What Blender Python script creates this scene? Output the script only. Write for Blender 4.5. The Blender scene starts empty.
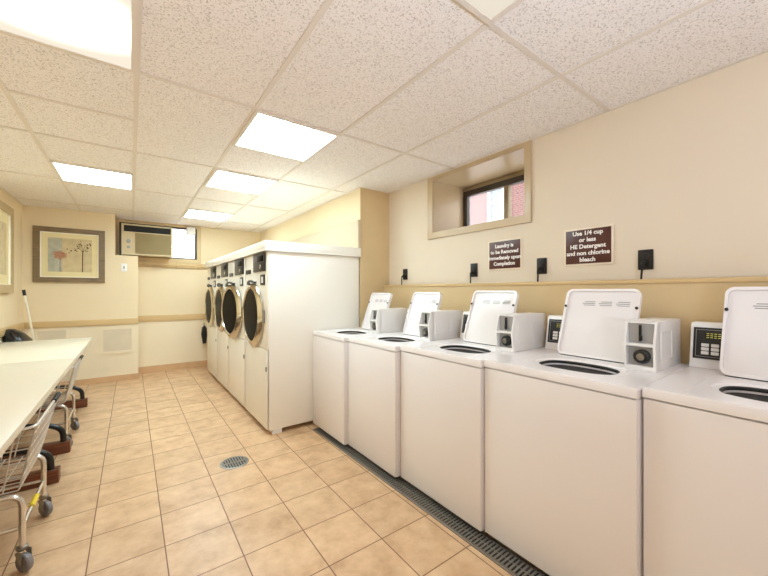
import bpy, bmesh, math, random
from mathutils import Matrix, Vector
random.seed(7)
scn = bpy.context.scene
COL = scn.collection
PI = math.pi

# ------------------------------------------------------------------ materials
def lin(c):
    return tuple((x/255/12.92 if x/255 <= .04045 else ((x/255+.055)/1.055)**2.4) for x in c) + (1.0,)

def base_mat(name):
    m = bpy.data.materials.new(name); m.use_nodes = True
    nt = m.node_tree
    b = nt.nodes['Principled BSDF']
    return m, nt, b

def mat(name, rgb, rough=.5, metal=0.0, var=.04, scale=6.0, spec=.5, bump=0.0, bscale=200.0, coat=0.0):
    """plain painted / moulded surface: colour with a faint procedural unevenness"""
    m, nt, b = base_mat(name)
    N, Lk = nt.nodes, nt.links
    tc = N.new('ShaderNodeTexCoord')
    no = N.new('ShaderNodeTexNoise'); no.inputs['Scale'].default_value = scale; no.inputs['Detail'].default_value = 3
    Lk.new(tc.outputs['Object'], no.inputs['Vector'])
    rp = N.new('ShaderNodeValToRGB')
    c = lin(rgb)
    rp.color_ramp.elements[0].position = .3; rp.color_ramp.elements[1].position = .7
    rp.color_ramp.elements[0].color = tuple(x*(1-var) for x in c[:3]) + (1,)
    rp.color_ramp.elements[1].color = tuple(min(1, x*(1+var)) for x in c[:3]) + (1,)
    Lk.new(no.outputs['Fac'], rp.inputs['Fac']); Lk.new(rp.outputs['Color'], b.inputs['Base Color'])
    b.inputs['Roughness'].default_value = rough; b.inputs['Metallic'].default_value = metal
    b.inputs['Specular IOR Level'].default_value = spec
    if coat: b.inputs['Coat Weight'].default_value = coat; b.inputs['Coat Roughness'].default_value = .1
    if bump:
        n2 = N.new('ShaderNodeTexNoise'); n2.inputs['Scale'].default_value = bscale; n2.inputs['Detail'].default_value = 2
        Lk.new(tc.outputs['Object'], n2.inputs['Vector'])
        bp = N.new('ShaderNodeBump'); bp.inputs['Strength'].default_value = bump; bp.inputs['Distance'].default_value = .002
        Lk.new(n2.outputs['Fac'], bp.inputs['Height']); Lk.new(bp.outputs['Normal'], b.inputs['Normal'])
    return m

def emit(name, rgb, strength):
    m = bpy.data.materials.new(name); m.use_nodes = True
    nt = m.node_tree; nt.nodes.clear()
    e = nt.nodes.new('ShaderNodeEmission'); o = nt.nodes.new('ShaderNodeOutputMaterial')
    e.inputs['Color'].default_value = lin(rgb); e.inputs['Strength'].default_value = strength
    nt.links.new(e.outputs[0], o.inputs[0]); return m

def lamp_mat(name, rgb, lo, hi, rx, ry):
    """prismatic diffuser lit by tubes behind it: brightest in the middle"""
    m = bpy.data.materials.new(name); m.use_nodes = True
    nt = m.node_tree; nt.nodes.clear(); N, Lk = nt.nodes, nt.links
    e = N.new('ShaderNodeEmission'); o = N.new('ShaderNodeOutputMaterial')
    tc = N.new('ShaderNodeTexCoord'); mp = N.new('ShaderNodeMapping')
    mp.inputs['Scale'].default_value = (1/rx, 1/ry, 0)
    gr = N.new('ShaderNodeTexGradient'); gr.gradient_type = 'QUADRATIC_SPHERE'
    Lk.new(tc.outputs['Object'], mp.inputs['Vector']); Lk.new(mp.outputs[0], gr.inputs[0])
    mr = N.new('ShaderNodeMapRange'); mr.inputs['To Min'].default_value = lo; mr.inputs['To Max'].default_value = hi
    Lk.new(gr.outputs['Fac'], mr.inputs['Value']); Lk.new(mr.outputs[0], e.inputs['Strength'])
    e.inputs['Color'].default_value = lin(rgb); Lk.new(e.outputs[0], o.inputs[0]); return m

def glass_mat(name, tint=(255,255,255), haze=0.0, refl=.06):
    m = bpy.data.materials.new(name); m.use_nodes = True
    nt = m.node_tree; nt.nodes.clear(); N, Lk = nt.nodes, nt.links
    o = N.new('ShaderNodeOutputMaterial'); t = N.new('ShaderNodeBsdfTransparent'); g = N.new('ShaderNodeBsdfGlossy')
    g.inputs['Roughness'].default_value = .03; t.inputs['Color'].default_value = lin(tint)
    mx = N.new('ShaderNodeMixShader'); mx.inputs[0].default_value = refl
    Lk.new(t.outputs[0], mx.inputs[1]); Lk.new(g.outputs[0], mx.inputs[2])
    out = mx
    if haze:
        tr = N.new('ShaderNodeBsdfTranslucent'); m2 = N.new('ShaderNodeMixShader'); m2.inputs[0].default_value = haze
        tr.inputs['Color'].default_value = (1,1,1,1)
        Lk.new(mx.outputs[0], m2.inputs[1]); Lk.new(tr.outputs[0], m2.inputs[2]); out = m2
    Lk.new(out.outputs[0], o.inputs[0]); return m

def floor_mat():
    m, nt, b = base_mat('floor_tile'); N, Lk = nt.nodes, nt.links
    tc = N.new('ShaderNodeTexCoord'); sp = N.new('ShaderNodeSeparateXYZ'); Lk.new(tc.outputs['Object'], sp.inputs[0])
    def M(op, a, bb=None):
        n = N.new('ShaderNodeMath'); n.operation = op
        for i, v in enumerate((a, bb)):
            if v is None: continue
            if isinstance(v, (int, float)): n.inputs[i].default_value = v
            else: Lk.new(v, n.inputs[i])
        return n.outputs[0]
    u = M('DIVIDE', M('SUBTRACT', sp.outputs['X'], .142), .312)
    v = M('DIVIDE', M('SUBTRACT', sp.outputs['Y'], 2.108), .309)
    def edge(t):                       # distance to the nearest joint, in tiles
        return M('SUBTRACT', .5, M('ABSOLUTE', M('SUBTRACT', M('FRACT', t), .5)))
    d = M('MINIMUM', edge(u), edge(v))
    joint = M('LESS_THAN', d, .0088)
    cb = N.new('ShaderNodeCombineXYZ'); Lk.new(M('FLOOR', u), cb.inputs[0]); Lk.new(M('FLOOR', v), cb.inputs[1])
    wn = N.new('ShaderNodeTexWhiteNoise'); wn.noise_dimensions = '3D'; Lk.new(cb.outputs[0], wn.inputs['Vector'])
    vm = N.new('ShaderNodeVectorMath'); vm.operation = 'MULTIPLY_ADD'; vm.inputs[1].default_value = (9,9,9)
    Lk.new(wn.outputs['Color'], vm.inputs[0]); Lk.new(tc.outputs['Object'], vm.inputs[2])
    no = N.new('ShaderNodeTexNoise'); no.inputs['Scale'].default_value = 7; no.inputs['Detail'].default_value = 6; no.inputs['Roughness'].default_value = .65
    Lk.new(vm.outputs[0], no.inputs['Vector'])
    rp = N.new('ShaderNodeValToRGB'); e = rp.color_ramp.elements
    e[0].position = .28; e[0].color = lin((186,148,112)); e[1].position = .72; e[1].color = lin((222,190,152))
    x = e.new(.5); x.color = lin((208,172,134))
    Lk.new(no.outputs['Fac'], rp.inputs['Fac'])
    hv = N.new('ShaderNodeHueSaturation')
    mr = N.new('ShaderNodeMapRange'); mr.inputs['To Min'].default_value = .95; mr.inputs['To Max'].default_value = 1.04
    Lk.new(wn.outputs['Value'], mr.inputs['Value']); Lk.new(mr.outputs[0], hv.inputs['Value']); Lk.new(rp.outputs['Color'], hv.inputs['Color'])
    mx = N.new('ShaderNodeMix'); mx.data_type = 'RGBA'
    Lk.new(joint, mx.inputs['Factor']); Lk.new(hv.outputs['Color'], mx.inputs[6]); mx.inputs[7].default_value = lin((118,82,54))
    Lk.new(mx.outputs[2], b.inputs['Base Color'])
    b.inputs['Roughness'].default_value = .34; b.inputs['Specular IOR Level'].default_value = .4
    bp = N.new('ShaderNodeBump'); bp.inputs['Strength'].default_value = .25; bp.inputs['Distance'].default_value = .002
    inv = M('SUBTRACT', no.outputs['Fac'], M('MULTIPLY', joint, 2.0))
    Lk.new(inv, bp.inputs['Height']); Lk.new(bp.outputs['Normal'], b.inputs['Normal'])
    return m

def ceiling_mat():
    m, nt, b = base_mat('ceiling_tile'); N, Lk = nt.nodes, nt.links
    tc = N.new('ShaderNodeTexCoord')
    no = N.new('ShaderNodeTexNoise'); no.inputs['Scale'].default_value = 140; no.inputs['Detail'].default_value = 3; no.inputs['Roughness'].default_value = .6
    Lk.new(tc.outputs['Object'], no.inputs['Vector'])
    rp = N.new('ShaderNodeValToRGB'); e = rp.color_ramp.elements
    e[0].position = .34; e[0].color = lin((190,180,170)); e[1].position = .47; e[1].color = lin((245,239,234))
    Lk.new(no.outputs['Fac'], rp.inputs['Fac']); Lk.new(rp.outputs['Color'], b.inputs['Base Color'])
    b.inputs['Roughness'].default_value = .95; b.inputs['Specular IOR Level'].default_value = .1
    bp = N.new('ShaderNodeBump'); bp.inputs['Strength'].default_value = .5; bp.inputs['Distance'].default_value = .004
    Lk.new(no.outputs['Fac'], bp.inputs['Height']); Lk.new(bp.outputs['Normal'], b.inputs['Normal'])
    return m

def brick_mat():
    m, nt, b = base_mat('brick'); N, Lk = nt.nodes, nt.links
    tc = N.new('ShaderNodeTexCoord'); mp = N.new('ShaderNodeMapping'); mp.inputs['Rotation'].default_value = (0, PI/2, PI/2)
    cx = N.new('ShaderNodeSeparateXYZ'); cc = N.new('ShaderNodeCombineXYZ')
    Lk.new(tc.outputs['Object'], cx.inputs[0]); Lk.new(cx.outputs['Y'], cc.inputs[0]); Lk.new(cx.outputs['Z'], cc.inputs[1])
    br = N.new('ShaderNodeTexBrick'); br.inputs['Scale'].default_value = 4.6
    br.inputs['Color1'].default_value = lin((132,88,84)); br.inputs['Color2'].default_value = lin((110,70,70)); br.inputs['Mortar'].default_value = lin((152,132,126))
    br.inputs['Mortar Size'].default_value = .03
    Lk.new(cc.outputs[0], br.inputs['Vector']); Lk.new(br.outputs['Color'], b.inputs['Base Color'])
    b.inputs['Roughness'].default_value = .9
    return m

def wood_mat(name, dark, light, rough=.45):
    m, nt, b = base_mat(name); N, Lk = nt.nodes, nt.links
    tc = N.new('ShaderNodeTexCoord'); mp = N.new('ShaderNodeMapping'); mp.inputs['Scale'].default_value = (2, 30, 30)
    no = N.new('ShaderNodeTexNoise'); no.inputs['Scale'].default_value = 3; no.inputs['Detail'].default_value = 4
    Lk.new(tc.outputs['Object'], mp.inputs['Vector']); Lk.new(mp.outputs[0], no.inputs['Vector'])
    rp = N.new('ShaderNodeValToRGB'); e = rp.color_ramp.elements
    e[0].position = .3; e[0].color = lin(dark); e[1].position = .7; e[1].color = lin(light)
    Lk.new(no.outputs['Fac'], rp.inputs['Fac']); Lk.new(rp.outputs['Color'], b.inputs['Base Color'])
    b.inputs['Roughness'].default_value = rough
    return m

MT = dict(
    floor=floor_mat(), ceil=ceiling_mat(), brick=brick_mat(),
    grid=mat('ceiling_grid_metal', (226,216,204), .6, 0, .02),
    cream=mat('cream_wall_paint', (228,214,192), .7, 0, .012, 2, .3, .12, 260),
    creamback=mat('cream_back_wall_paint', (234,216,182), .7, 0, .012, 2, .3, .12, 260),
    lower=mat('pale_lower_wall_paint', (240,226,198), .65, 0, .012, 2, .3),
    tan=mat('tan_paint', (215,190,146), .5, 0, .025, 5, .4),
    tangloss=mat('tan_gloss_paint', (196,174,138), .28, 0, .025, 5, .5),
    tanrail=mat('tan_rail_paint', (214,184,134), .45, 0, .02, 5, .4),
    tilebase=mat('tile_baseboard', (214,176,134), .4, 0, .06, 9),
    white=mat('white_enamel', (240,236,236), .22, 0, .006, 2, .5),
    whited=mat('white_dryer_enamel', (242,237,226), .3, 0, .006, 2, .5),
    plastic=mat('white_plastic', (240,238,236), .35, 0, .006),
    grey=mat('grey_plastic', (168,166,164), .4, 0, .04),
    tubgrey=mat('grey_tub_enamel', (196,196,196), .35, 0, .05, 30),
    black=mat('black_plastic', (22,20,19), .35, 0, .1),
    dark=mat('dark_recess', (34,30,28), .7, 0, .1),
    rubber=mat('black_rubber', (24,23,22), .6, 0, .1),
    chrome=mat('chrome', (214,205,188), .14, 1.0, .03, 4),
    wire=mat('zinc_wire', (226,222,214), .36, .65, .05, 20),
    steel=mat('brushed_steel', (158,154,146), .4, 1.0, .08, 60),
    drain=mat('dull_drain_metal', (136,130,120), .5, .6, .1, 40),
    doorglass=mat('dark_door_glass', (13,9,7), .3, 0, .3, 3, .02),
    brown=mat('brown_sign_plastic', (78,34,24), .35, 0, .04),
    signedge=mat('sign_edge', (240,226,204), .5),
    letter=mat('white_lettering', (248,244,238), .6, 0, .01),
    frame=wood_mat('brown_picture_frame', (104,84,58), (142,118,84), .4),
    frame2=wood_mat('pale_picture_frame', (176,152,112), (200,176,134), .5),
    wood=wood_mat('red_brown_wood', (84,42,24), (128,72,42), .4),
    mat_=mat('picture_mat', (228,214,168), .8), fillet=mat('white_fillet', (250,244,228), .7),
    art_blue=mat('print_grey_blue', (178,176,158), .8, 0, .16, 14), art_tan=mat('print_tan', (204,186,146), .8, 0, .12, 12),
    art_red=mat('print_faded_red', (190,140,112), .8, 0, .2, 40), art_dk=mat('print_dark_brown', (94,62,42), .8, 0, .1),
    laminate=mat('white_laminate', (220,210,190), .3, 0, .008, 3, .45),
    lamedge=mat('laminate_edge', (214,200,174), .45),
    acbeige=mat('air_conditioner_beige', (206,188,150), .5, 0, .02), acgrille=mat('air_conditioner_grille', (160,140,96), .6, 0, .05),
    alu=mat('dark_window_metal', (70,62,54), .4, .3, .06), mull=mat('tan_window_mullion', (150,132,104), .4, .2, .04),
    caster=mat('grey_caster_rubber', (128,124,124), .55, 0, .06), yellow=mat('yellow_tag', (232,204,40), .5),
    bag=mat('black_bag_film', (20,19,20), .22, 0, .3, 12), mopw=mat('white_pole', (240,232,214), .35),
    outwhite=mat('white_window_paint', (206,206,206), .6), outglass=mat('outside_window_glass', (120,132,140), .2),
    glass=glass_mat('window_glass'), hazy=glass_mat('hazy_window_glass', haze=.12),
    amber=emit('display_segments', (206,196,96), .9),
    upst=mat('upstand_cream', (204,189,160), .6),
    cartchrome=mat('cart_chrome', (226,222,216), .24, .85, .03, 4),
    palegrey=mat('pale_grey_panel', (222,208,182), .6),
    print_=mat('grey_print', (150,148,146), .6),
)

# ------------------------------------------------------------------ mesh helpers
class MB:
    def __init__(s): s.bm = bmesh.new(); s.mi = 0
    def use(s, i): s.mi = i; return s
    def _mark(s, faces):
        for f in faces: f.material_index = s.mi
    def box(s, x0, x1, y0, y1, z0, z1, bev=0, seg=2):
        n0 = set(s.bm.faces)
        r = bmesh.ops.create_cube(s.bm, size=1)
        for v in r['verts']:
            v.co = Vector((x0+(v.co.x+.5)*(x1-x0), y0+(v.co.y+.5)*(y1-y0), z0+(v.co.z+.5)*(z1-z0)))
        if bev:
            es = list({e for v in r['verts'] for e in v.link_edges})
            bmesh.ops.bevel(s.bm, geom=es, offset=bev, segments=seg, profile=.6, affect='EDGES')
        s._mark([f for f in s.bm.faces if f not in n0]); return s
    def prism(s, pts, d0, d1, axis='x', bev=0):
        """polygon pts in the plane normal to axis, extruded from d0 to d1 (x: pts=(y,z); y: (x,z); z: (x,y))"""
        mk = {'x': lambda p, d: (d, p[0], p[1]), 'y': lambda p, d: (p[0], d, p[1]), 'z': lambda p, d: (p[0], p[1], d)}[axis]
        a = [s.bm.verts.new(mk(p, d0)) for p in pts]; b = [s.bm.verts.new(mk(p, d1)) for p in pts]
        n = len(pts); fs = [s.bm.faces.new(a), s.bm.faces.new(b[::-1])]
        for i in range(n): fs.append(s.bm.faces.new((a[i], b[i], b[(i+1) % n], a[(i+1) % n])))
        s._mark(fs)
        bmesh.ops.recalc_face_normals(s.bm, faces=fs)
        if bev:
            n0 = set(s.bm.faces) - set(fs)
            es = list({e for f in fs[:2] for e in f.edges})
            bmesh.ops.bevel(s.bm, geom=es, offset=bev, segments=2, profile=.6, affect='EDGES')
            s._mark([f for f in s.bm.faces if f not in n0])
        return s
    def ring(s, outer, inner, d0, d1, axis='x'):
        """frame between two loops of equal length, extruded"""
        mk = {'x': lambda p, d: (d, p[0], p[1]), 'y': lambda p, d: (p[0], d, p[1]), 'z': lambda p, d: (p[0], p[1], d)}[axis]
        L = [[s.bm.verts.new(mk(p, d)) for p in loop] for loop, d in ((outer, d0), (outer, d1), (inner, d1), (inner, d0))]
        n = len(outer); fs = []
        for k in range(4):
            A, B = L[k], L[(k+1) % 4]
            for i in range(n): fs.append(s.bm.faces.new((A[i], A[(i+1) % n], B[(i+1) % n], B[i])))
        s._mark(fs); bmesh.ops.recalc_face_normals(s.bm, faces=fs); return s
    def lathe(s, prof, c, axis='z', n=32, cap=True, sx=1, sy=1):
        """prof: list of (r, h) along axis from centre c"""
        def mk(r, h, t):
            a, b = r*math.cos(t)*sx, r*math.sin(t)*sy
            return {'z': (c[0]+a, c[1]+b, c[2]+h), 'x': (c[0]+h, c[1]+a, c[2]+b), 'y': (c[0]+a, c[1]+h, c[2]+b)}[axis]
        R = []
        for r, h in prof:
            R.append([s.bm.verts.new(mk(r, h, 2*PI*i/n)) for i in range(n)])
        fs = []
        for A, B in zip(R, R[1:]):
            for i in range(n): fs.append(s.bm.faces.new((A[i], A[(i+1) % n], B[(i+1) % n], B[i])))
        if cap:
            for A in (R[0], R[-1]): fs.append(s.bm.faces.new(A))
        s._mark(fs); bmesh.ops.recalc_face_normals(s.bm, faces=fs); return s
    def tube(s, pts, r, n=8, closed=False):
        P = [Vector(p) for p in pts]; R = []; up = None
        for i, p in enumerate(P):
            if closed: t = (P[(i+1) % len(P)] - P[i-1]).normalized()
            elif i == 0: t = (P[1]-P[0]).normalized()
            elif i == len(P)-1: t = (P[-1]-P[-2]).normalized()
            else: t = ((P[i+1]-p).normalized() + (p-P[i-1]).normalized()).normalized()
            if up is None:
                up = Vector((0,0,1)) if abs(t.z) < .9 else Vector((1,0,0))
            a = t.cross(up)
            if a.length < 1e-4: a = t.cross(Vector((.3,1,.2)))
            a.normalize(); b = a.cross(t).normalized(); up = b
            R.append([s.bm.verts.new(p + (a*math.cos(2*PI*k/n) + b*math.sin(2*PI*k/n))*r) for k in range(n)])
        fs = []
        pairs = list(zip(R, R[1:])) + ([(R[-1], R[0])] if closed else [])
        for A, B in pairs:
            for k in range(n): fs.append(s.bm.faces.new((A[k], A[(k+1) % n], B[(k+1) % n], B[k])))
        if not closed: fs += [s.bm.faces.new(R[0][::-1]), s.bm.faces.new(R[-1])]
        s._mark(fs); return s
    def xf(s, m):
        bmesh.ops.transform(s.bm, matrix=m, verts=s.bm.verts); return s
    def build(s, name, mats, parent=None, ang=35):
        me = bpy.data.meshes.new(name)
        s.bm.normal_update(); s.bm.to_mesh(me); s.bm.free()
        for m in (mats if isinstance(mats, (list, tuple)) else [mats]): me.materials.append(MT[m] if isinstance(m, str) else m)
        for p in me.polygons: p.use_smooth = True
        me.set_sharp_from_angle(angle=math.radians(ang))
        o = bpy.data.objects.new(name, me); COL.objects.link(o)
        if parent: o.parent = parent
        return o

def rrect(x0, x1, y0, y1, r, n=6):
    out = []
    for cx, cy, a in ((x1-r, y1-r, 0), (x0+r, y1-r, 90), (x0+r, y0+r, 180), (x1-r, y0+r, 270)):
        for i in range(n+1):
            t = math.radians(a + 90*i/n); out.append((cx+r*math.cos(t), cy+r*math.sin(t)))
    return out

def bend(pts, r=.05, n=5):
    """polyline with rounded corners"""
    P = [Vector(p) for p in pts]; out = [P[0]]
    for i in range(1, len(P)-1):
        a, b, c = P[i-1], P[i], P[i+1]
        d0 = (a-b); d1 = (c-b); k = min(r, d0.length*.45, d1.length*.45)
        p0, p1 = b+d0.normalized()*k, b+d1.normalized()*k
        for j in range(n+1):
            t = j/n; out.append(p0*(1-t)**2 + b*2*t*(1-t) + p1*t*t)
    out.append(P[-1]); return out

def thing(name, label, cat, loc=(0,0,0), group=None):
    o = bpy.data.objects.new(name, None); o.empty_display_size = .1; COL.objects.link(o); o.location = loc
    return tag(o, label, cat, group)
def tag(o, label, cat, group=None):
    o['label'] = label; o['category'] = cat
    if group: o['group'] = group
    return o
def struct(o): o['kind'] = 'structure'; return o
def dup(root, label, loc=None):
    r = root.copy(); COL.objects.link(r); r['label'] = label
    if loc: r.location = loc
    for ch in list(root.children):
        c = ch.copy(); COL.objects.link(c); c.parent = r
        for g in list(ch.children):
            d = g.copy(); COL.objects.link(d); d.parent = c
    return r

# ------------------------------------------------------------------ room shell
H = 2.44
XL, XR, XP = -1.14, 2.39, 2.0         # left wall, right wall, wall behind the dryers
YB, YR, YF = 6.40, 6.75, -2.0          # bumped back wall, recessed back wall, wall behind the camera
struct(MB().box(XL-.1, XR+.1, YF-.1, YR+.2, -.1, 0).build('floor', 'floor'))
struct(MB().box(XL-.1, XR+.55, YF-.1, YR+.35, H, H+.1).build('ceiling', 'ceil'))
struct(MB().box(XL-.1, XL, YF-.1, YR+.2, 0, H).build('wall_left', 'creamback'))
struct(MB().box(XL-.1, XR+.1, YF-.1, YF, 0, H).build('wall_front', 'cream'))
# right wall with the deep high window opening
wy0, wy1, wz0, wz1 = 1.46, 2.435, 1.885, 2.40
m = MB()
m.box(XR, XR+.5, YF, wy0, 0, H); m.box(XR, XR+.5, wy1, 3.16, 0, H)
m.box(XR, XR+.5, wy0, wy1, 0, wz0); m.box(XR, XR+.5, wy0, wy1, wz1, H)
struct(m.build('wall_right', 'cream'))
# wall stepping out behind the dryers: near face painted tan
m = MB().box(XP, XR+.5, 3.162, YR+.2, 0, H)
m.use(1).box(XP, XR, 3.158, 3.162, 0, H)
struct(m.build('wall_inner', ['creamback', 'tan']))
# back walls
m = MB().box(XL, -.189, YB, YR+.2, 0, H)
m.box(-.189, .086, YB, YR, 0, 1.848)
m.use(1).box(-.189, -.186, YB+.001, YR, 1.848, H)
struct(m.build('wall_back_left', ['creamback', 'tan']))
ax0, ax1, az0, az1 = -.15, .925, 1.86, 2.40          # opening of the back window
m = MB()
m.box(-.189, ax0, YR, YR+.2, 0, H); m.box(ax1, XP, YR, YR+.2, 0, H)
m.box(ax0, ax1, YR, YR+.2, 0, az0); m.box(ax0, ax1, YR, YR+.2, az1, H)
struct(m.build('wall_back', 'creamback'))
# rails, skirtings
struct(MB().box(XL+.001, -.0+.086, YB-.022, YB-.001, .828, .912, .006).build('trim_1', 'tanrail'))
struct(MB().box(.088, XP-.001, YR-.022, YR-.001, .828, .925, .006).build('trim_2', 'tanrail'))
struct(MB().box(XL+.001, XL+.022, YF+.01, YB-.024, .828, .912, .006).build('trim_3', 'tanrail'))
struct(MB().box(XL+.001, .094, YB-.010, YB-.001, .001, .081).build('baseboard_back_left', 'tilebase'))
struct(MB().box(.088, XP-.001, YR-.010, YR-.001, .001, .104).build('baseboard_back', 'tilebase'))
struct(MB().box(XL+.001, XL+.010, YF+.01, YB-.012, .001, .081).build('baseboard_left', 'tilebase'))
# paler paint below the rail on the back walls
m = MB().box(XL+.001, .0885, YB-.0025, YB-.0002, .002, .83); struct(m.build('trim_10', 'lower'))
m = MB().box(.088, XP-.001, YR-.0025, YR-.0002, .002, .83); struct(m.build('trim_11', 'lower'))
# shelf rail under the back window and casing of that window
m = MB().box(.088, XP-.001, YR-.030, YR-.001, 1.735, 1.79, .004)
m.box(.088, XP-.001, YR-.040, YR-.001, 1.715, 1.729, .003)
for x in (.30, .62, .94): m.box(x-.006, x+.006, YR-.045, YR-.002, 1.70, 1.80, .002)
struct(m.build('trim_4', 'tanrail'))
m = MB()
m.box(.088, .985, YR-.016, YR-.001, 1.795, az0); m.box(ax1, .985, YR-.016, YR-.001, az0, H-.002)
m.box(-.185, ax0, YR-.016, YR-.001, 1.85, H-.002); m.box(ax0, ax1, YR-.016, YR-.001, az1, H-.002)
struct(m.build('trim_5', 'tan'))
# tan false wall behind the washers with its lip; the cords drop into the gap behind it
struct(MB().box(2.315, 2.330, YF+.01, 3.156, .001, 1.362).build('trim_6', 'tan'))
m = MB().box(2.305, 2.335, YF+.01, 3.156, 1.362, 1.386, .004)
struct(m.build('trim_7', 'tanrail'))
# casing of the right window
o_ = [(1.41, 1.83), (2.505, 1.83), (2.505, 2.437), (1.41, 2.437)]; i_ = [(wy0, wz0), (wy1, wz0), (wy1, wz1), (wy0, wz1)]
m = MB().ring(o_, i_, XR-.018, XR-.001, 'x')
m.ring([(wy0, wz0), (wy1, wz0), (wy1, wz1), (wy0, wz1)], [(wy0+.006, wz0+.006), (wy1-.006, wz0+.006), (wy1-.006, wz1-.006), (wy0+.006, wz1-.006)], XR-.012, XR+.5, 'x')
struct(m.build('trim_8', 'tangloss'))

# ceiling grid: main runners along the room and the cross tees, each hanging just under the tiles
gx = [-.565, .025, .615, 1.205, 1.795]
gy = lambda k: 2.16 + .63*k
m = MB()
zt, zb = H-.0005, H-.007
for x in gx: m.box(x-.012, x+.012, YF, YB if x < -.18 else YR, zb, zt)
for y0, y1, w in ((YF, YB, XL), (YF, 3.156, XR-.022)): m.box(min(w, w+.022), max(w, w+.022), y0, y1, zb, zt)
m.box(XP-.022, XP, 3.16, YR, zb, zt)
lights = [(1, -1, 'L'), (2, 0, 'n'), (2, 2, 'n'), (2, 5, 'n'), (0, 3, 'n'), (3, -3, 'R')]
def cross(c, ks):
    edges = [XL] + gx + [XR]
    for k in ks:
        xr = edges[c+1]
        if xr == XR and gy(k) > 3.0: xr = XP
        if c == 4 and gy(k) > 3.0: xr = min(xr, XP)
        if gy(k) < YR-.02: m.box(edges[c]+.012, xr-.012, gy(k)-.012, gy(k)+.012, zb, zt)
cross(0, (-6, -4, -2, 0, 2, 4, 6)); cross(1, (-6, -4, -2, -1, 0, 1, 2, 3, 4, 6)); cross(2, (-6, -4, -2, 0, 2, 4, 6))
cross(3, (-6, -4, -2, 0, 1, 2, 3, 4, 5, 6)); cross(4, (-6, -4, -3, -2, 0, 2, 4, 6)); cross(5, (-6, -4, -2, 0, 2))
struct(m.build('trim_9', 'grid'))

# ------------------------------------------------------------------ ceiling lights
S0 = 15.2
lm_n = lamp_mat('lit_diffuser', (224,247,255), S0, S0*1.05, .5, .5)
lm_L = lamp_mat('lit_diffuser_near', (255,243,222), S0*.042, S0*1.0, .40, .27)
lm_R = lamp_mat('dim_diffuser', (255,244,224), S0*.036, S0*.040, .5, .5)
def ceiling_light(cx, cy, label, lm, hx=.293, hy=.311):
    t = thing('ceiling_light', label, 'ceiling light', (cx, cy, H-.008), 'recessed ceiling light panels')
    w = .022
    MB().ring([(-hx,-hy),(hx,-hy),(hx,hy),(-hx,hy)], [(-hx+w,-hy+w),(hx-w,-hy+w),(hx-w,hy-w),(-hx+w,hy-w)], -.010, 0, 'z').build('frame', 'grid', t)
    MB().box(-hx+w, hx-w, -hy+w, hy-w, -.006, -.002).build('diffuser', lm, t)
def lp(c, k): return ((gx[c]+gx[c+1])/2, gy(k)+.315)
ceiling_light(*lp(0, -1), 'large square ceiling light at the near left, cut by the top edge of the photo', lm_L)
ceiling_light(*lp(2, 0), 'bright ceiling light panel in middle of ceiling, nearest of the right-hand row of three', lm_n)
ceiling_light(*lp(2, 2), 'bright ceiling light panel second in the right-hand row of three', lm_n)
ceiling_light(*lp(2, 5), 'smallest ceiling light panel, farthest of the right-hand row, near the back window', lm_n)
ceiling_light(*lp(0, 3), 'bright ceiling light panel on the left, above the framed flower print', lm_n)
ceiling_light((gx[2]+gx[3])/2+.295*0, gy(-3)+.315, 'dim ceiling light corner at the top edge of the photo, above the washers', lm_R)

# ------------------------------------------------------------------ windows
# right window at the back of the deep opening
WX = 2.84
t = struct(bpy.data.objects.new('window_1', None)); COL.objects.link(t); t.location = (WX, 0, 0)
y0, y1, z0, z1 = wy0+.008, wy1-.008, wz0+.008, wz1-.045
def rect(a, b, c, d): return [(a, c), (b, c), (b, d), (a, d)]
struct(MB().ring(rect(y0, y1, z0, z1), rect(y0+.055, y1-.05, z0+.03, z1-.055), -.03, .02, 'x').build('window_frame', 'alu', t))
struct(MB().box(-.036, .02, 1.885, 1.935, z0+.03, z1-.055, .004).build('window_mullion', 'mull', t))
struct(MB().box(-.034, .02, y0, y1, z1, wz1-.008).build('window_head', 'mull', t))
struct(MB().box(.002, .006, 1.936, y1-.051, z0+.031, z1-.056).build('pane', 'hazy', t))
struct(MB().box(.002, .006, y0+.056, 1.884, z0+.031, z1-.056).build('pane', 'glass', t))
# back window: dark frame, the air conditioner fills its left part
t = struct(bpy.data.objects.new('window_2', None)); COL.objects.link(t); t.location = (0, YR, 0)
struct(MB().ring(rect(ax0+.001, ax1-.001, az0+.001, az1-.001), rect(ax0+.03, ax1-.03, az0+.022, az1-.03), .02, .07, 'y').build('window_frame', 'alu', t))
struct(MB().box(ax0+.031, ax1-.031, .044, .048, az0+.023, az1-.031).build('pane', 'glass', t))

# building across the yard, seen through the right window
b = tag(MB().box(8, 14, 0, 16, -.2, 8).build('brick_building', 'brick'), 'sunlit red brick building seen through the high window', 'building')
m = MB().ring(rect(5.44, 5.97, 3.2, 4.22), rect(5.50, 5.91, 3.27, 4.15), 7.9, 8.0-.001, 'x'); m.box(7.9, 7.999, 5.50, 5.91, 3.68, 3.74)
wf = m.build('window', 'outwhite', b); MB().box(7.96, 7.98, 5.505, 5.905, 3.275, 4.145).build('pane', 'outglass', wf)

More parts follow.
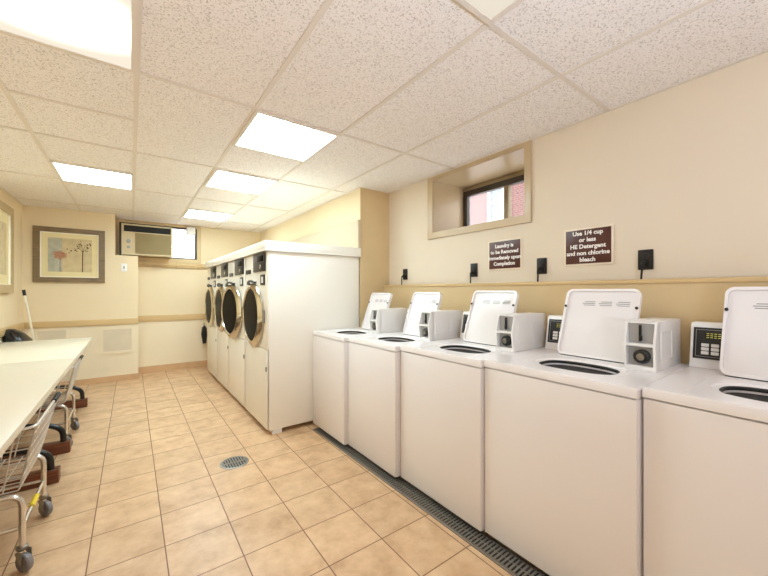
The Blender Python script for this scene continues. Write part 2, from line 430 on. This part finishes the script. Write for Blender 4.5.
# ------------------------------------------------------------------ air conditioner
t = thing('air_conditioner', 'beige window air conditioner with dark top grille set in back window', 'air conditioner', (.21, 6.46, 1.868))
W = .325
m = MB().box(-W, W, .03, .285, 0, .47, .008)
m.build('case', 'acbeige', t)
m = MB().ring(rect(-W, W, 0, .465), rect(-W+.02, W-.02, .02, .445), 0, .03, 'y')
m.box(-W+.02, W-.02, .004, .028, .335, .35); m.box(-W+.155, -W+.165, .004, .028, .02, .335)
m.build('front_bezel', 'acbeige', t)
m = MB().use(0).box(-W+.03, W-.02, .018, .028, .35, .445)
m.use(1)
for k in range(14): m.box(-W+.04+k*.042, -W+.046+k*.042, .008, .02, .352, .443)
m.build('air_outlet', ['dark', 'rubber'], t)
m = MB().box(-W+.165, W-.02, .016, .028, .02, .335)
for k in range(20): m.box(-W+.166, W-.021, .008, .017, .028+k*.0152, .0345+k*.0152)
m.build('intake_grille', 'acgrille', t)
c = MB().box(-W+.02, -W+.155, .010, .028, .02, .335).build('control_plate', 'acbeige', t)
MB().lathe([(.030, 0), (.028, -.014), (.012, -.016)], (-W+.088, .010, .21), 'y', 20).build('knob', 'grey', c)
MB().lathe([(.024, 0), (.022, -.014), (.012, -.016)], (-W+.088, .010, .12), 'y', 20).build('knob', 'grey', c)
t = thing('junction_box', 'small white box fixed to top right corner of back window', 'box', (.822, 6.722, 2.275))
m = MB().box(-.07, .07, -.07, .0, 0, .135, .006); m.build('housing', 'steel', t)
MB().box(-.06, .06, -.076, -.071, .01, .125, .002).build('cover', 'plastic', t)

# ------------------------------------------------------------------ wall bits
t = thing('light_switch', 'white light switch plate below the air conditioner', 'switch', (-.083, YB-.0005, 1.668))
MB().prism(rrect(-.036, .036, -.06, .06, .006), -.007, 0, 'y', .002).build('plate', 'plastic', t)
MB().box(-.010, .010, -.013, -.007, -.020, .020, .002).build('toggle', 'grey', t)
t = thing('access_panel', 'square cream access panel low on back wall right of table', 'access panel', (-.158, YB-.003, .43), 'access panels under the rail')
MB().ring(rect(-.2, .2, -.025, .365), rect(-.165, .165, .01, .33), -.012, 0, 'y').build('frame', 'lower', t)
MB().box(-.165, .165, -.006, -.001, .01, .33).build('door', 'palegrey', t)
t = thing('access_panel', 'pale grey access panel on back wall beside the mop pole', 'access panel', (-.86, YB-.003, .45), 'access panels under the rail')
MB().ring(rect(-.16, .16, -.025, .355), rect(-.14, .14, -.005, .335), -.010, 0, 'y').build('frame', 'lower', t)
MB().box(-.14, .14, -.006, -.001, -.005, .335).build('door', 'palegrey', t)

# framed flower print
t = thing('framed_print', 'brown framed print of dandelion and dark seed head hung on back wall', 'picture', (-.672, YB-.001, 1.44))
m = MB().ring(rect(-.369, .369, 0, .74), rect(-.30, .30, .066, .674), -.035, 0, 'y'); m.build('frame', 'frame', t)
MB().ring(rect(-.30, .30, .066, .674), rect(-.288, .288, .078, .662), -.026, -.004, 'y').build('fillet', 'fillet', t)
MB().box(-.288, .288, -.014, -.004, .078, .662).build('mat_board', 'mat_', t)
m = MB().use(0).box(-.226, -.085, -.017, -.0145, .142, .60); m.use(1).box(-.085, .226, -.017, -.0145, .142, .60)
m.use(2); rnd = random.Random(3)
for k in range(46):
    a = 2*PI*k/46; r0, r1 = .02, .055 + rnd.random()*.04
    m.tube([(-.105+r0*math.cos(a), -.018, .37+r0*math.sin(a)*.8), (-.105+r1*math.cos(a), -.018, .37+r1*math.sin(a)*.8)], .0022, 4)
m.lathe([(.03, 0), (.03, -.002)], (-.105, -.017, .37), 'y', 16)
m.use(3); m.tube([(.125, -.018, .143), (.128, -.018, .44)], .006, 6); m.tube([(-.105, -.018, .143), (-.105, -.018, .34)], .002, 5)
for k in range(34):
    a = rnd.random()*PI*1.25-.3; r = .03 + rnd.random()*.13; x, z = .125+r*math.cos(a), .445+r*math.sin(a)*.8
    if x < .215 and z < .59: m.lathe([(.004+rnd.random()*.006, 0), (.004, -.002)], (x, -.017, z), 'y', 7)
for a in (.6, 1.2, 1.7, 2.4): m.tube([(.128, -.018, .42), (.125+.08*math.cos(a), -.018, .445+.08*math.sin(a))], .0022, 4)
m.build('print', ['art_blue', 'art_tan', 'art_red', 'art_dk'], t)
# picture on the left wall
t = thing('framed_print', 'pale wood framed picture on the left wall, cut by the left edge of the photo', 'picture', (XL+.001, 5.37, 1.30))
m = MB().ring(rect(-.42, .42, 0, .97), rect(-.33, .33, .09, .88), 0, .04, 'x'); m.build('frame', 'frame2', t)
MB().ring(rect(-.33, .33, .09, .88), rect(-.325, .325, .095, .875), .004, .03, 'x').build('fillet', 'fillet', t)
MB().box(.004, .014, -.325, .325, .095, .875).build('mat_board', 'mat_', t)
MB().box(.0145, .017, -.23, .23, .20, .77).build('print', 'art_tan', t)

# signs
def sign(y0, y1, z0, z1, lines, size, label, gap):
    t = thing('wall_sign', label, 'sign', (XR-.0005, (y0+y1)/2, (z0+z1)/2), 'brown laundry notices')
    hy, hz = (y1-y0)/2, (z1-z0)/2
    MB().box(-.008, 0, -hy, hy, -hz, hz, .002).build('backing', 'signedge', t)
    MB().box(-.011, -.0082, -hy+.012, hy-.012, -hz+.012, hz-.012, .001).build('face', 'brown', t)
    n = len(lines)
    bm = bmesh.new()
    for i, s in enumerate(lines):
        cu = bpy.data.curves.new('t', 'FONT'); cu.body = s; cu.size = size; cu.align_x = 'CENTER'; cu.align_y = 'CENTER'
        cu.offset = size*.03; cu.extrude = .0006; cu.resolution_u = 3
        o = bpy.data.objects.new('t', cu); COL.objects.link(o)
        dg = bpy.context.evaluated_depsgraph_get(); me = bpy.data.meshes.new_from_object(o.evaluated_get(dg))
        mx = Matrix.Translation((-.0118, 0, ((n-1)/2-i)*gap)) @ Matrix(((0,0,-1,0),(-1,0,0,0),(0,1,0,0),(0,0,0,1)))
        me.transform(mx); bm.from_mesh(me)
        bpy.data.objects.remove(o); bpy.data.curves.remove(cu); bpy.data.meshes.remove(me)
    me = bpy.data.meshes.new('lettering'); bm.to_mesh(me); bm.free(); me.materials.append(MT['letter'])
    o = bpy.data.objects.new('lettering', me); COL.objects.link(o); o.parent = t
sign(1.487, 1.79, 1.487, 1.728, ['Laundry is', 'to be Removed', 'Immediately upon', 'Completion'], .040, 'brown sign reading Laundry is to be Removed, under right end of high window', .047)
sign(.872, 1.17, 1.487, 1.732, ['Use 1/4 cup', 'or less', 'HE Detergent', 'and non chlorine', 'bleach'], .038, 'brown sign asking to use 1/4 cup or less HE detergent', .043)

# outlets with plugged-in cords
for y, lo, lc in ((.710, 'black outlet plate on wall right of the detergent sign, nearest the camera', 'black cord hanging from the outlet right of the detergent sign'),
               (1.332, 'black outlet plate between the two brown signs', 'black cord hanging from the outlet between the two brown signs'),
               (1.940, 'black outlet plate just left of the smaller brown sign, under the window', 'black cord hanging from the outlet left of the smaller brown sign'),
               (2.867, 'black outlet plate farthest back, beside the tan column', 'black cord hanging from the outlet beside the tan column')):
    t = thing('wall_outlet', lo, 'outlet', (XR-.0005, y, 1.50), 'black wall outlets')
    MB().prism(rrect(-.037, .037, -.058, .058, .005), -.007, 0, 'x', .002).build('cover_plate', 'black', t)
    for z in (.022, -.022): MB().lathe([(.017, 0), (.016, -.003)], (-.007, 0, z), 'x', 18).build('socket', 'rubber', t)
    t = thing('power_cord', lc, 'cord', (XR-.010, y, 1.478), 'black washer cords')
    MB().lathe([(.014, -.0015), (.016, -.008), (.015, -.024), (.009, -.034)], (0, 0, 0), 'x', 16).build('plug', 'rubber', t)
    dy = .012 if y < 2 else .02
    MB().tube(bend([(-.030, 0, -.002), (-.042, 0, -.004), (-.034, dy*.5, -.045), (-.026, dy, -.09), (-.026, dy, -.45)], .02), .0055, 8).build('cable', 'rubber', t)

# ------------------------------------------------------------------ washers
def make_washer(label):
    """front at x = 0, back towards +x; the far side is +y"""
    t = thing('washing_machine', label, 'washing machine', (0,0,0), 'white top loading coin washers')
    TOP = .945
    m = MB().use(0).box(.004, .735, -.347, .347, .03, TOP-.041, .006)
    m.use(1).box(.012, .72, -.340, .340, TOP-.046, TOP-.030)
    m.build('cabinet', ['white', 'dark'], t)
    MB().box(-.002, .003, -.345, .345, .032, TOP-.044, .002).build('front_panel', 'white', t)
    # top panel with the oval opening
    m = MB(); bm = m.bm; n = 64; cx, cy, rx, ry = .245, -.018, .120, .176
    X0, X1, Y0, Y1 = -.004, .735, -.348, .348
    def outer(a):
        dx, dy = math.cos(a), math.sin(a)
        k = min((X1-cx)/dx if dx > 0 else ((X0-cx)/dx if dx < 0 else 9), (Y1-cy)/dy if dy > 0 else ((Y0-cy)/dy if dy < 0 else 9))
        return (cx+dx*k, cy+dy*k)
    angs = sorted([2*PI*i/n for i in range(n)] + [math.atan2(y-cy, x-cx) % (2*PI) for x in (X0, X1) for y in (Y0, Y1)])
    def sup(a, k, p=2.6):
        c, s = math.cos(a), math.sin(a); q = (abs(c/(rx*k))**p + abs(s/(ry*k))**p)**(-1/p)
        return (cx+c*q, cy+s*q)
    loops = []
    for f, z in ((lambda a: outer(a), TOP-.038), (lambda a: outer(a), TOP-.007),
                 (lambda a: tuple(cx_+(o_-cx_)*k for o_, cx_, k in zip(outer(a), (cx, cy), (.985, .982))), TOP),
                 (lambda a: sup(a, 1.16), TOP), (lambda a: sup(a, 1.12), TOP-.006), (lambda a: sup(a, 1.0), TOP-.007), (lambda a: sup(a, .98), TOP-.03)):
        loops.append([bm.verts.new((*f(a), z)) for a in angs])
    for A, B in zip(loops, loops[1:]):
        for i in range(len(angs)): bm.faces.new((A[i], A[(i+1) % len(angs)], B[(i+1) % len(angs)], B[i]))
    bmesh.ops.recalc_face_normals(bm, faces=bm.faces)
    for y in (.225, -.235): m.tube([(.08, y, TOP-.001), (.345, y, TOP-.001)], .003, 6)
    m.build('top_panel', 'white', t)
    tb = MB().lathe([(1.0, TOP-.032), (.98, TOP-.05), (.96, TOP-.30), (.9, TOP-.33)], (cx, cy, 0), 'z', 40, False, rx*1.02, ry*1.02)
    tb.lathe([(.9, TOP-.33), (.02, TOP-.34)], (cx, cy, 0), 'z', 40, True, rx*1.02, ry*1.02)
    tb = tb.build('tub', 'tubgrey', t)
    MB().lathe([(.05, TOP-.33), (.04, TOP-.12), (.028, TOP-.08), (.01, TOP-.078)], (cx, cy, 0), 'z', 20).build('agitator', 'grey', tb)
    m = MB(); ns = 48
    m.tube([(*sup(2*PI*i/ns, .985), TOP-.014) for i in range(ns)], .0075, 8, True); m.build('tub_gasket', 'rubber', t)
    # open lid leaning back
    lw0, lw1, LH = -.174, .205, .394
    mx = Matrix.Translation((.478, 0, TOP+.004)) @ Matrix.Rotation(math.radians(20), 4, 'Y')
    m = MB().prism(rrect(lw0, lw1, 0, LH, .035), .008, .026, 'x', .003)
    m.ring(rrect(lw0, lw1, 0, LH, .035), rrect(lw0+.012, lw1-.012, .014, LH-.014, .026), -.004, .008, 'x')
    lid = m.xf(mx).build('lid', 'white', t)
    for y in (lw0+.010, lw1-.010):
        MB().lathe([(.0075, -.0045), (.0075, -.010), (.004, -.012)], (0, y, LH*.73), 'x', 14).xf(mx).build('bumper', 'black', lid)
    m = MB()
    for c in (.075, -.010, -.095):
        for i, w in enumerate((.055, .066, .060)):
            m.box(.0066, .0078, c-.033, c-.033+w, LH-.075-.010*i, LH-.0715-.010*i)
    m.xf(mx).build('instruction_label', 'print_', lid)
    MB().box(.002, .026, lw0+.02, lw1-.02, -.006, -.001).xf(mx).build('lid_gasket', 'rubber', lid)
    # control panel at the far back corner
    pr = [(.600, TOP+.001), (.612, TOP+.030), (.640, TOP+.195), (.652, TOP+.208), (.722, TOP+.208), (.730, TOP+.19), (.730, TOP+.001)]
    cp = MB().prism(pr, -.168, .345, 'y', .004).build('control_panel', 'plastic', t)
    p0, p1 = Vector((.612, 0, TOP+.030)), Vector((.640, 0, TOP+.195)); up = (p1-p0).normalized(); nm = Vector((-up.z, 0, up.x))
    fm = Matrix(((nm.x, 0, up.x, p0.x), (0, 1, 0, 0), (nm.z, 0, up.z, p0.z), (0, 0, 0, 1)))      # x: out of the face, z: up the face
    MB().box(.0005, .0035, .100, .332, .012, .158, .001).xf(fm).build('black_fascia', 'black', cp)
    m = MB().ring(rect(.110, .322, .022, .148), rect(.1115, .3205, .0235, .1465), .0036, .0042, 'x'); m.xf(fm).build('outline', 'grey', cp)
    m = MB().use(0).box(.0036, .0044, .225, .290, .108, .136); m.use(1)
    for k in range(4):
        y = .280 - k*.015
        for z in (.112, .121, .130): m.box(.0044, .005, y-.010, y, z-.001, z+.001)
    m.xf(fm).build('display', ['dark', 'amber'], cp)
    for y in (.284, .246):
        for z in (.040, .058, .076): MB().box(.0036, .007, y-.015, y+.015, z-.0075, z+.0075, .002).xf(fm).build('button', 'plastic', cp)
    # coin box on the near side
    b0, b1, x0, x1, zt = -.305, -.181, .360, .728, TOP+.225
    m = MB().box(x0+.030, x1, b0, b1, TOP+.001, zt, .004)
    side = [(x0, TOP+.001), (x0-.012, TOP+.118), (x0+.016, zt), (x0+.04, zt), (x0+.04, TOP+.001)]
    m.prism(side, b0, b0+.010, 'y'); m.prism(side, b1-.010, b1, 'y')
    m.box(x0, x0+.03, b0+.010, b1-.010, TOP+.001, TOP+.022); m.box(x0-.011, x0+.03, b0+.010, b1-.010, TOP+.112, TOP+.124)
    m.box(x0+.014, x0+.03, b0+.010, b1-.010, zt-.010, zt)
    m.ring(rect(x0+.06, x0+.22, TOP+.045, TOP+.175), rect(x0+.064, x0+.216, TOP+.049, TOP+.171), b0-.003, b0+.001, 'y')
    cb = m.build('coin_box', 'plastic', t)
    MB().box(x0+.020, x0+.0295, b0+.0105, b1-.0105, TOP+.0225, TOP+.1115).build('lock_plate', 'grey', cb)
    MB().box(x0+.023, x0+.0295, b0+.0105, b1-.0105, TOP+.1245, zt-.0105).build('coin_plate', 'grey', cb)
    yc, zc = (b0+b1)/2 - .004, TOP+.064
    MB().lathe([(.033, x0+.0195), (.032, x0+.004), (.024, x0-.002)], (0, yc, zc), 'x', 24).build('lock', 'black', cb)
    MB().lathe([(.017, x0-.0022), (.016, x0-.010), (.009, x0-.011), (.008, x0-.008)], (0, yc, zc), 'x', 20).build('lock_cylinder', 'steel', cb)
    m = MB().box(x0+.012, x0+.0228, yc+.003, yc+.013, TOP+.132, zt-.018, .002); m.box(x0+.006, x0+.012, yc-.003, yc+.011, TOP+.138, TOP+.160, .002)
    m.build('coin_slot', 'black', cb)
    for x in (.15, .62):
        for y in (-.30, .30): MB().lathe([(.022, 0), (.022, .012), (.010, .014), (.010, .032)], (x, y, 0), 'z', 14).build('foot', 'rubber', t)
    return t

Wbounds = [(-.235, .476), (.476, 1.18), (1.18, 1.90), (1.90, 2.622), (2.622, 3.06)]
Wlabels = ['white open-lidded washer nearest the camera, cut by the right edge of the photo',
           'white open-lidded washer below the detergent sign, second from the camera',
           'white open-lidded washer in the middle of the row of five, below the smaller brown sign',
           'white open-lidded washer second from the dryers',
           'white open-lidded washer farthest back, touching the side of the dryer cabinet']
Wx = [1.562, 1.530, 1.510, 1.472, 1.438]; Wh = [.958, .953, .947, .937, .932]
Wc = [(.160, .634), (.827, .700), (1.522, .690), (2.193, .648), (2.828, .620)]
for i, lab in enumerate(Wlabels):
    w = make_washer(lab) if i == 0 else dup(w0, lab)
    if i == 0: w0 = w
    w.location = (Wx[i], Wc[i][0], 0); w.scale = (1, (Wc[i][1]-.006)/.696, Wh[i]/.945)

# ------------------------------------------------------------------ trench drain along the washers
t = thing('trench_drain', 'long grey slotted drain channel in floor in front of washers', 'drain', (1.437, 0, 0))
m = MB(); y0, y1 = -.3, 3.05
m.box(0, .012, y0, y1, .0005, .005); m.box(.118, .13, y0, y1, .0005, .005)
m.build('channel_edge', 'steel', t)
m = MB().use(0).box(.012, .118, y0, y1, .0004, .0015); m.use(1)
for a, b in ((.014, .020), (.062, .068), (.110, .116)): m.box(a, b, y0, y1, .0016, .005)
k = y0
while k < y1-.01:
    m.box(.020, .062, k, k+.011, .0016, .005); m.box(.068, .110, k, k+.011, .0016, .005); k += .021
m.build('grate', ['dark', 'drain'], t)
t.rotation_euler = (0, 0, math.radians(.75))

# round floor drain
t = thing('floor_drain', 'round metal drain in middle of the tiled floor', 'drain', (.642, 2.822, 0))
MB().lathe([(.104, .0005), (.104, .003), (.098, .005), (.090, .005), (.088, .003), (.088, .0005)], (0,0,0), 'z', 36, False).build('rim', 'steel', t)
m = MB().use(0).lathe([(.088, .0004), (.088, .0014)], (0,0,0), 'z', 32); m.use(1)
for k in range(-4, 5):
    h = math.sqrt(max(.0001, .0865**2-(k*.019)**2)); m.box(k*.019-.0055, k*.019+.0055, -h, h, .0015, .004)
m.box(-.0865, .0865, -.006, .006, .0015, .0045)
m.build('grate', ['dark', 'drain'], t)

# ------------------------------------------------------------------ dryers
def make_dryer(label, ajar=0):
    t = thing('clothes_dryer', label, 'clothes dryer', (0,0,0), 'white front loading dryers')
    MB().box(.012, .975, -.377, .377, .042, 1.685, .004).build('cabinet', 'whited', t)
    MB().box(0, .0115, -.374, .374, .785, 1.683, .003).build('front_panel', 'whited', t)
    lp_ = MB().box(-.006, .004, -.368, .372, .052, .777, .003).build('lower_panel', 'whited', t)
    MB().box(-.016, -.0065, -.372, -.350, .585, .625, .003).build('latch', 'steel', lp_)
    cm = MB().box(-.014, -.0005, -.325, .045, 1.505, 1.678, .004).build('coin_meter', 'black', t)
    MB().box(-.0165, -.0145, -.29, -.10, 1.60, 1.655, .001).build('display', 'doorglass', cm)
    MB().lathe([(.022, -.0145), (.020, -.022)], (0, -.20, 1.55), 'x', 16).build('coin_slot', 'steel', cm)
    tm = MB().box(-.006, -.0005, -.300, -.165, 1.375, 1.475, .002).build('timer_plate', 'black', t)
    MB().box(-.009, -.0062, -.262, -.203, 1.395, 1.455, .002).build('start_button', 'plastic', tm)
    MB().box(-.005, -.0005, .165, .355, 1.497, 1.540, .001).build('name_plate', 'black', t)
    # round door, hinged on its near side
    hy = -.275
    mx = Matrix.Translation((-.001, hy, 0)) @ Matrix.Rotation(math.radians(ajar), 4, 'Z') @ Matrix.Translation((0, -hy, 0))
    cy, cz = .048, 1.083
    d = MB().lathe([(.308, -.0005), (.322, -.008), (.322, -.016), (.314, -.024), (.276, -.044), (.264, -.046), (.258, -.036)], (0, cy, cz), 'x', 56, False)
    d = d.xf(mx).build('door', 'chrome', t)
    MB().lathe([(.2585, -.034), (.22, -.036), (.12, -.038), (.02, -.038)], (0, cy, cz), 'x', 48).xf(mx).build('door_glass', 'doorglass', d)
    m = MB(); pts = [(-.030-.012*math.sin(PI*i/8), cy+.335*math.cos(math.radians(68+5*i)), cz+.335*math.sin(math.radians(68+5*i))) for i in range(9)]
    pts = [(-.010, p[1], p[2]) for p in pts[:1]] + pts + [(-.010, pts[-1][1], pts[-1][2])]
    m.tube(pts, .012, 8); m.xf(mx).build('handle', 'black', d)
    MB().box(-.018, -.001, -.300, -.268, cz-.06, cz+.06, .004).build('hinge', 'steel', t)
    for x in (.09, .92):
        for y in (-.33, .33): MB().box(x-.045, x+.045, y-.042, y+.042, 0, .041, .003).build('foot', 'plastic', t)
    return t
for k, (lab, aj) in enumerate((('white stack dryer nearest the camera with its plain side panel in view', 0), ('white dryer second from the camera with its round door slightly ajar', 6),
                          ('white dryer third from the camera, between the ajar door and the farthest dryer', 0), ('white dryer farthest from the camera, beside the back wall', 0))):
    lab = lab.replace('stack ', '')
    if k == 2: d = dup(d0, lab)
    elif k == 3: d = dup(d0, lab)
    else: d = make_dryer(lab, aj)
    if k == 0: d0 = d
    d.location = (1.004, 3.535+.768*k, 0)
# cover board over the dryers with an upstand against the wall
t = thing('dryer_cover', 'white cover board with upstand resting along the tops of the dryers', 'cover', (1.475, 3.135, 1.687))
MB().box(-.505, .515, -.005, 3.10, .0, .018).build('board', 'whited', t)
m = MB().box(-.505, -.488, -.005, 3.10, .019, .092, .003); m.box(-.487, .515, -.005, .012, .019, .092, .003); m.box(-.487, .515, .013, 3.10, .074, .090)
m.build('fascia', 'whited', t)
MB().box(.478, .516, -.004, 3.10, .093, .395, .004).build('upstand', 'upst', t)

# dark thing hanging beyond the dryers
t = thing('hanging_brush', 'slim dark object hanging on the back wall beside the farthest dryer', 'hanging object', (1.03, YR-.012, .40))
MB().tube([(0, -.012, .30), (0, -.010, .36)], .006, 8).build('loop', 'rubber', t)
MB().prism([(-.02, 0), (.03, .01), (.045, .15), (.04, .27), (.01, .32), (-.03, .29), (-.045, .17)], -.05, 0, 'y', .012).build('head', 'rubber', t)

# ------------------------------------------------------------------ folding tables
TX0, TX1, TZ = -1.115, -.366, .775
def make_table(y0, y1, feet, label):
    t = thing('folding_table', label, 'table', ((TX0+TX1)/2, (y0+y1)/2, 0), 'white folding tables on the left')
    hx, hy = (TX1-TX0)/2, (y1-y0)/2
    MB().use(0).box(-hx, hx, -hy, hy, TZ-.036, TZ, .003).build('tabletop', ['laminate'], t)
    for f in feet:
        y = f - (y0+y1)/2
        MB().box(-hx+.05, hx-.035, y-.04, y+.04, .0, .092, .006).build('foot', 'wood', t)
        m = MB()
        for s in (1, -1):
            m.tube(bend([(s*.295, y, .093), (s*.290, y, .19), (s*.20, y, .245), (s*.06, y, .26)], .09), .020, 10)
        m.tube([(.04, y, .24), (.04, y, TZ-.045)], .022, 10); m.tube([(-.04, y, .24), (-.04, y, TZ-.045)], .022, 10)
        m.box(-.30, .30, y-.02, y+.02, TZ-.058, TZ-.0365)
        m.build('leg', 'black', t)
    m = MB().box(-.02, .02, feet[0]-(y0+y1)/2+.022, feet[-1]-(y0+y1)/2-.022, .30, .345); m.build('stretcher', 'wood', t)
    return t
make_table(1.55, 3.772, (1.95, 3.28), 'long white folding table nearest the camera at the left edge')
make_table(3.778, 5.335, (3.83, 5.20), 'white folding table farther back, near the back wall')

# ------------------------------------------------------------------ wire carts
def make_cart(loc, label, L=.50, tagged=False):
    t = thing('laundry_cart', label, 'cart', loc, 'wire laundry carts')
    hx, hy = .22, L/2
    for s in (-1, 1):
        m = MB().tube(bend([(hx, s*hy, .105), (hx, s*hy, .36), (-hx, s*hy, .36), (-hx, s*hy, .105)], .06, 6), .0125, 10)
        m.build('leg_frame', 'cartchrome', t)
        MB().tube([(hx-.013, s*hy, .205), (-hx+.013, s*hy, .205)], .008, 8).build('cross_bar', 'cartchrome', t)
    for s in (-1, 1):
        r = MB().tube([(s*hx, -hy+.013, .205), (s*hx, hy-.013, .205)], .008, 8).build('side_rail', 'cartchrome', t)
        if tagged and s == 1:
            MB().tube([(s*hx, -.06, .205), (s*hx, .06, .205)], .0125, 10).build('tag', 'yellow', r)
    # basket: flared wire grid
    zb, zt = .376, .672
    bx, by, fx, fy0, fy1 = .205, hy-.015, .268, -hy-.02, hy+.15
    bot = [Vector((bx, -by, zb)), Vector((bx, by, zb)), Vector((-bx, by, zb)), Vector((-bx, -by, zb))]
    top = [Vector((fx, fy0, zt)), Vector((fx, fy1, zt)), Vector((-fx, fy1, zt)), Vector((-fx, fy0, zt))]
    m = MB(); w = .0033
    for i in range(4):
        a, b, c, d = bot[i], bot[(i+1) % 4], top[(i+1) % 4], top[i]
        n = 10 if i % 2 == 0 else 8
        for k in range(n+1):
            f = k/n; m.tube([a.lerp(b, f), d.lerp(c, f)], w, 5)
        for j in range(0, 5):
            f = j/4.5; p = [bot[q].lerp(top[q], f) for q in (i, (i+1) % 4)]; m.tube(p, w, 5)
    for k in range(11): f = k/10; m.tube([bot[0].lerp(bot[1], f), bot[3].lerp(bot[2], f)], w, 5)
    for k in range(1, 6): f = k/6; m.tube([bot[0].lerp(bot[3], f), bot[1].lerp(bot[2], f)], w, 5)
    m.build('basket', 'wire', t)
    rim = bend([top[3].lerp(top[0], .5), top[0], top[1], top[2], top[3], top[3].lerp(top[0], .5)], .05, 5)[:-1]
    MB().tube(rim, .0075, 8, True).build('rim', 'wire', t)
    MB().tube([top[3].lerp(top[0], .04), top[3].lerp(top[0], .88)], .014, 10).build('bumper', 'rubber', t)
    MB().tube([top[1].lerp(top[0], .02), top[1].lerp(top[0], .28)], .013, 10).build('bumper', 'rubber', t)
    for sx in (-1, 1):
        for sy in (-1, 1):
            x, y = sx*hx, sy*hy
            c = MB().lathe([(.016, .098), (.022, .106), (.022, .116), (.014, .118)], (x, y, 0), 'z', 16)
            a = -.85 if sx > 0 else -1.35
            ca, sa = math.cos(a), math.sin(a)
            for s in (-1, 1):
                q = Matrix.Translation((x, y, 0)) @ Matrix.Rotation(a, 4, 'Z')
                f = MB().prism([(.0, .1), (.028, .1), (.03, .04), (.018, .04), (-.012, .09)], s*.020-.0015, s*.020+.0015, 'y')
                f.xf(q); tmp = bpy.data.meshes.new('tmp'); f.bm.to_mesh(tmp); f.bm.free(); c.bm.from_mesh(tmp); bpy.data.meshes.remove(tmp)
            c = c.build('caster', 'steel', t)
            MB().lathe([(.018, -.013), (.038, -.013), (.042, -.008), (.042, .008), (.038, .013), (.018, .013)], (.016, 0, .0425), 'y', 28).xf(Matrix.Translation((x, y, 0)) @ Matrix.Rotation(a, 4, 'Z')).build('wheel', 'caster', c)
    return t
make_cart((-.635, 2.575, 0), 'chrome wire laundry cart nearest the camera, with yellow tag on its rail, under the table', .50, True)
make_cart((-.660, 4.165, 0), 'chrome wire laundry cart farther back under the table, beside the wooden feet', .46)

# ------------------------------------------------------------------ mop and bag in the left corner
t = thing('mop', 'white mop pole with black grip leaning in the back left corner', 'mop', (-.90, 6.20, 0))
ax = Vector((-.145, 0, 1.0)); P = lambda z: tuple(ax*z)
MB().tube([P(.09), P(1.262)], .0125, 12).build('pole', 'mopw', t)
MB().tube([P(1.263), P(1.335)], .0165, 12).build('grip', 'black', t)
m = MB().lathe([(.03, .05), (.028, .095)], (-.01, 0, 0), 'z', 14)
for k in range(16):
    a = 2*PI*k/16; m.tube([(-.01, 0, .06), (-.01+.05*math.cos(a), .05*math.sin(a), .03), (-.01+.11*math.cos(a), .11*math.sin(a), .008)], .008, 6)
m.build('head', 'mopw', t)
m = MB(); n = 20
prof = [(.17, .002), (.19, .10), (.185, .35), (.175, .62), (.165, .76), (.13, .84), (.06, .89)]
bm = m.bm; R = []; rn = random.Random(5)
for r, h in prof:
    R.append([bm.verts.new(((r*(1+.10*math.sin(3*2*PI*i/n+h*9)+.05*rn.random()))*math.cos(2*PI*i/n)*.62 - (.07 if h > .7 else 0)*(h-.7)/.15, r*(1+.08*math.sin(5*2*PI*i/n))*math.sin(2*PI*i/n), h)) for i in range(n)])
for A, B in zip(R, R[1:]):
    for i in range(n): bm.faces.new((A[i], A[(i+1) % n], B[(i+1) % n], B[i]))
bm.faces.new(R[0][::-1]); bm.faces.new(R[-1])
o = m.build('trash_bag', 'bag', None, 60)
o.location = (-1.012, 5.62, 0)
tag(o, 'shiny black bag slumped in back left corner behind the table', 'bag')

# ------------------------------------------------------------------ daylight
wd = bpy.data.worlds.new('daylight'); scn.world = wd; wd.use_nodes = True
bg = wd.node_tree.nodes['Background']; bg.inputs['Color'].default_value = (.92, .96, 1, 1); bg.inputs['Strength'].default_value = 2.4

# added fill light behind the camera, aimed up to brighten the ceiling
fl = bpy.data.lights.new('ceiling_fill', 'AREA'); fl.shape = 'DISK'; fl.size = .5; fl.energy = 29; fl.color = (.78, .97, 1.26)
fo = bpy.data.objects.new('ceiling_fill', fl); COL.objects.link(fo); fo.location = (.3, -.9, 1.2); fo.rotation_euler = (PI-.25, 0, 0)

# ------------------------------------------------------------------ camera
cam = bpy.data.cameras.new('camera'); co = bpy.data.objects.new('camera', cam); COL.objects.link(co)
co.location = (0, 0, 1.32); co.rotation_euler = (PI/2, 0, -math.radians(36.254))
cam.sensor_width = 36; cam.lens = 36*345/768; cam.shift_y = 3/768; cam.clip_start = .05
scn.camera = co
vs = scn.view_settings
vs.view_transform = 'Standard'; vs.look = 'None'; vs.gamma = 1; vs.use_curve_mapping = False
vs.exposure = 0.62
scn.cycles.use_denoising = True
scn.cycles.max_bounces = 12; scn.cycles.diffuse_bounces = 8
scn.cycles.sample_clamp_indirect = 6
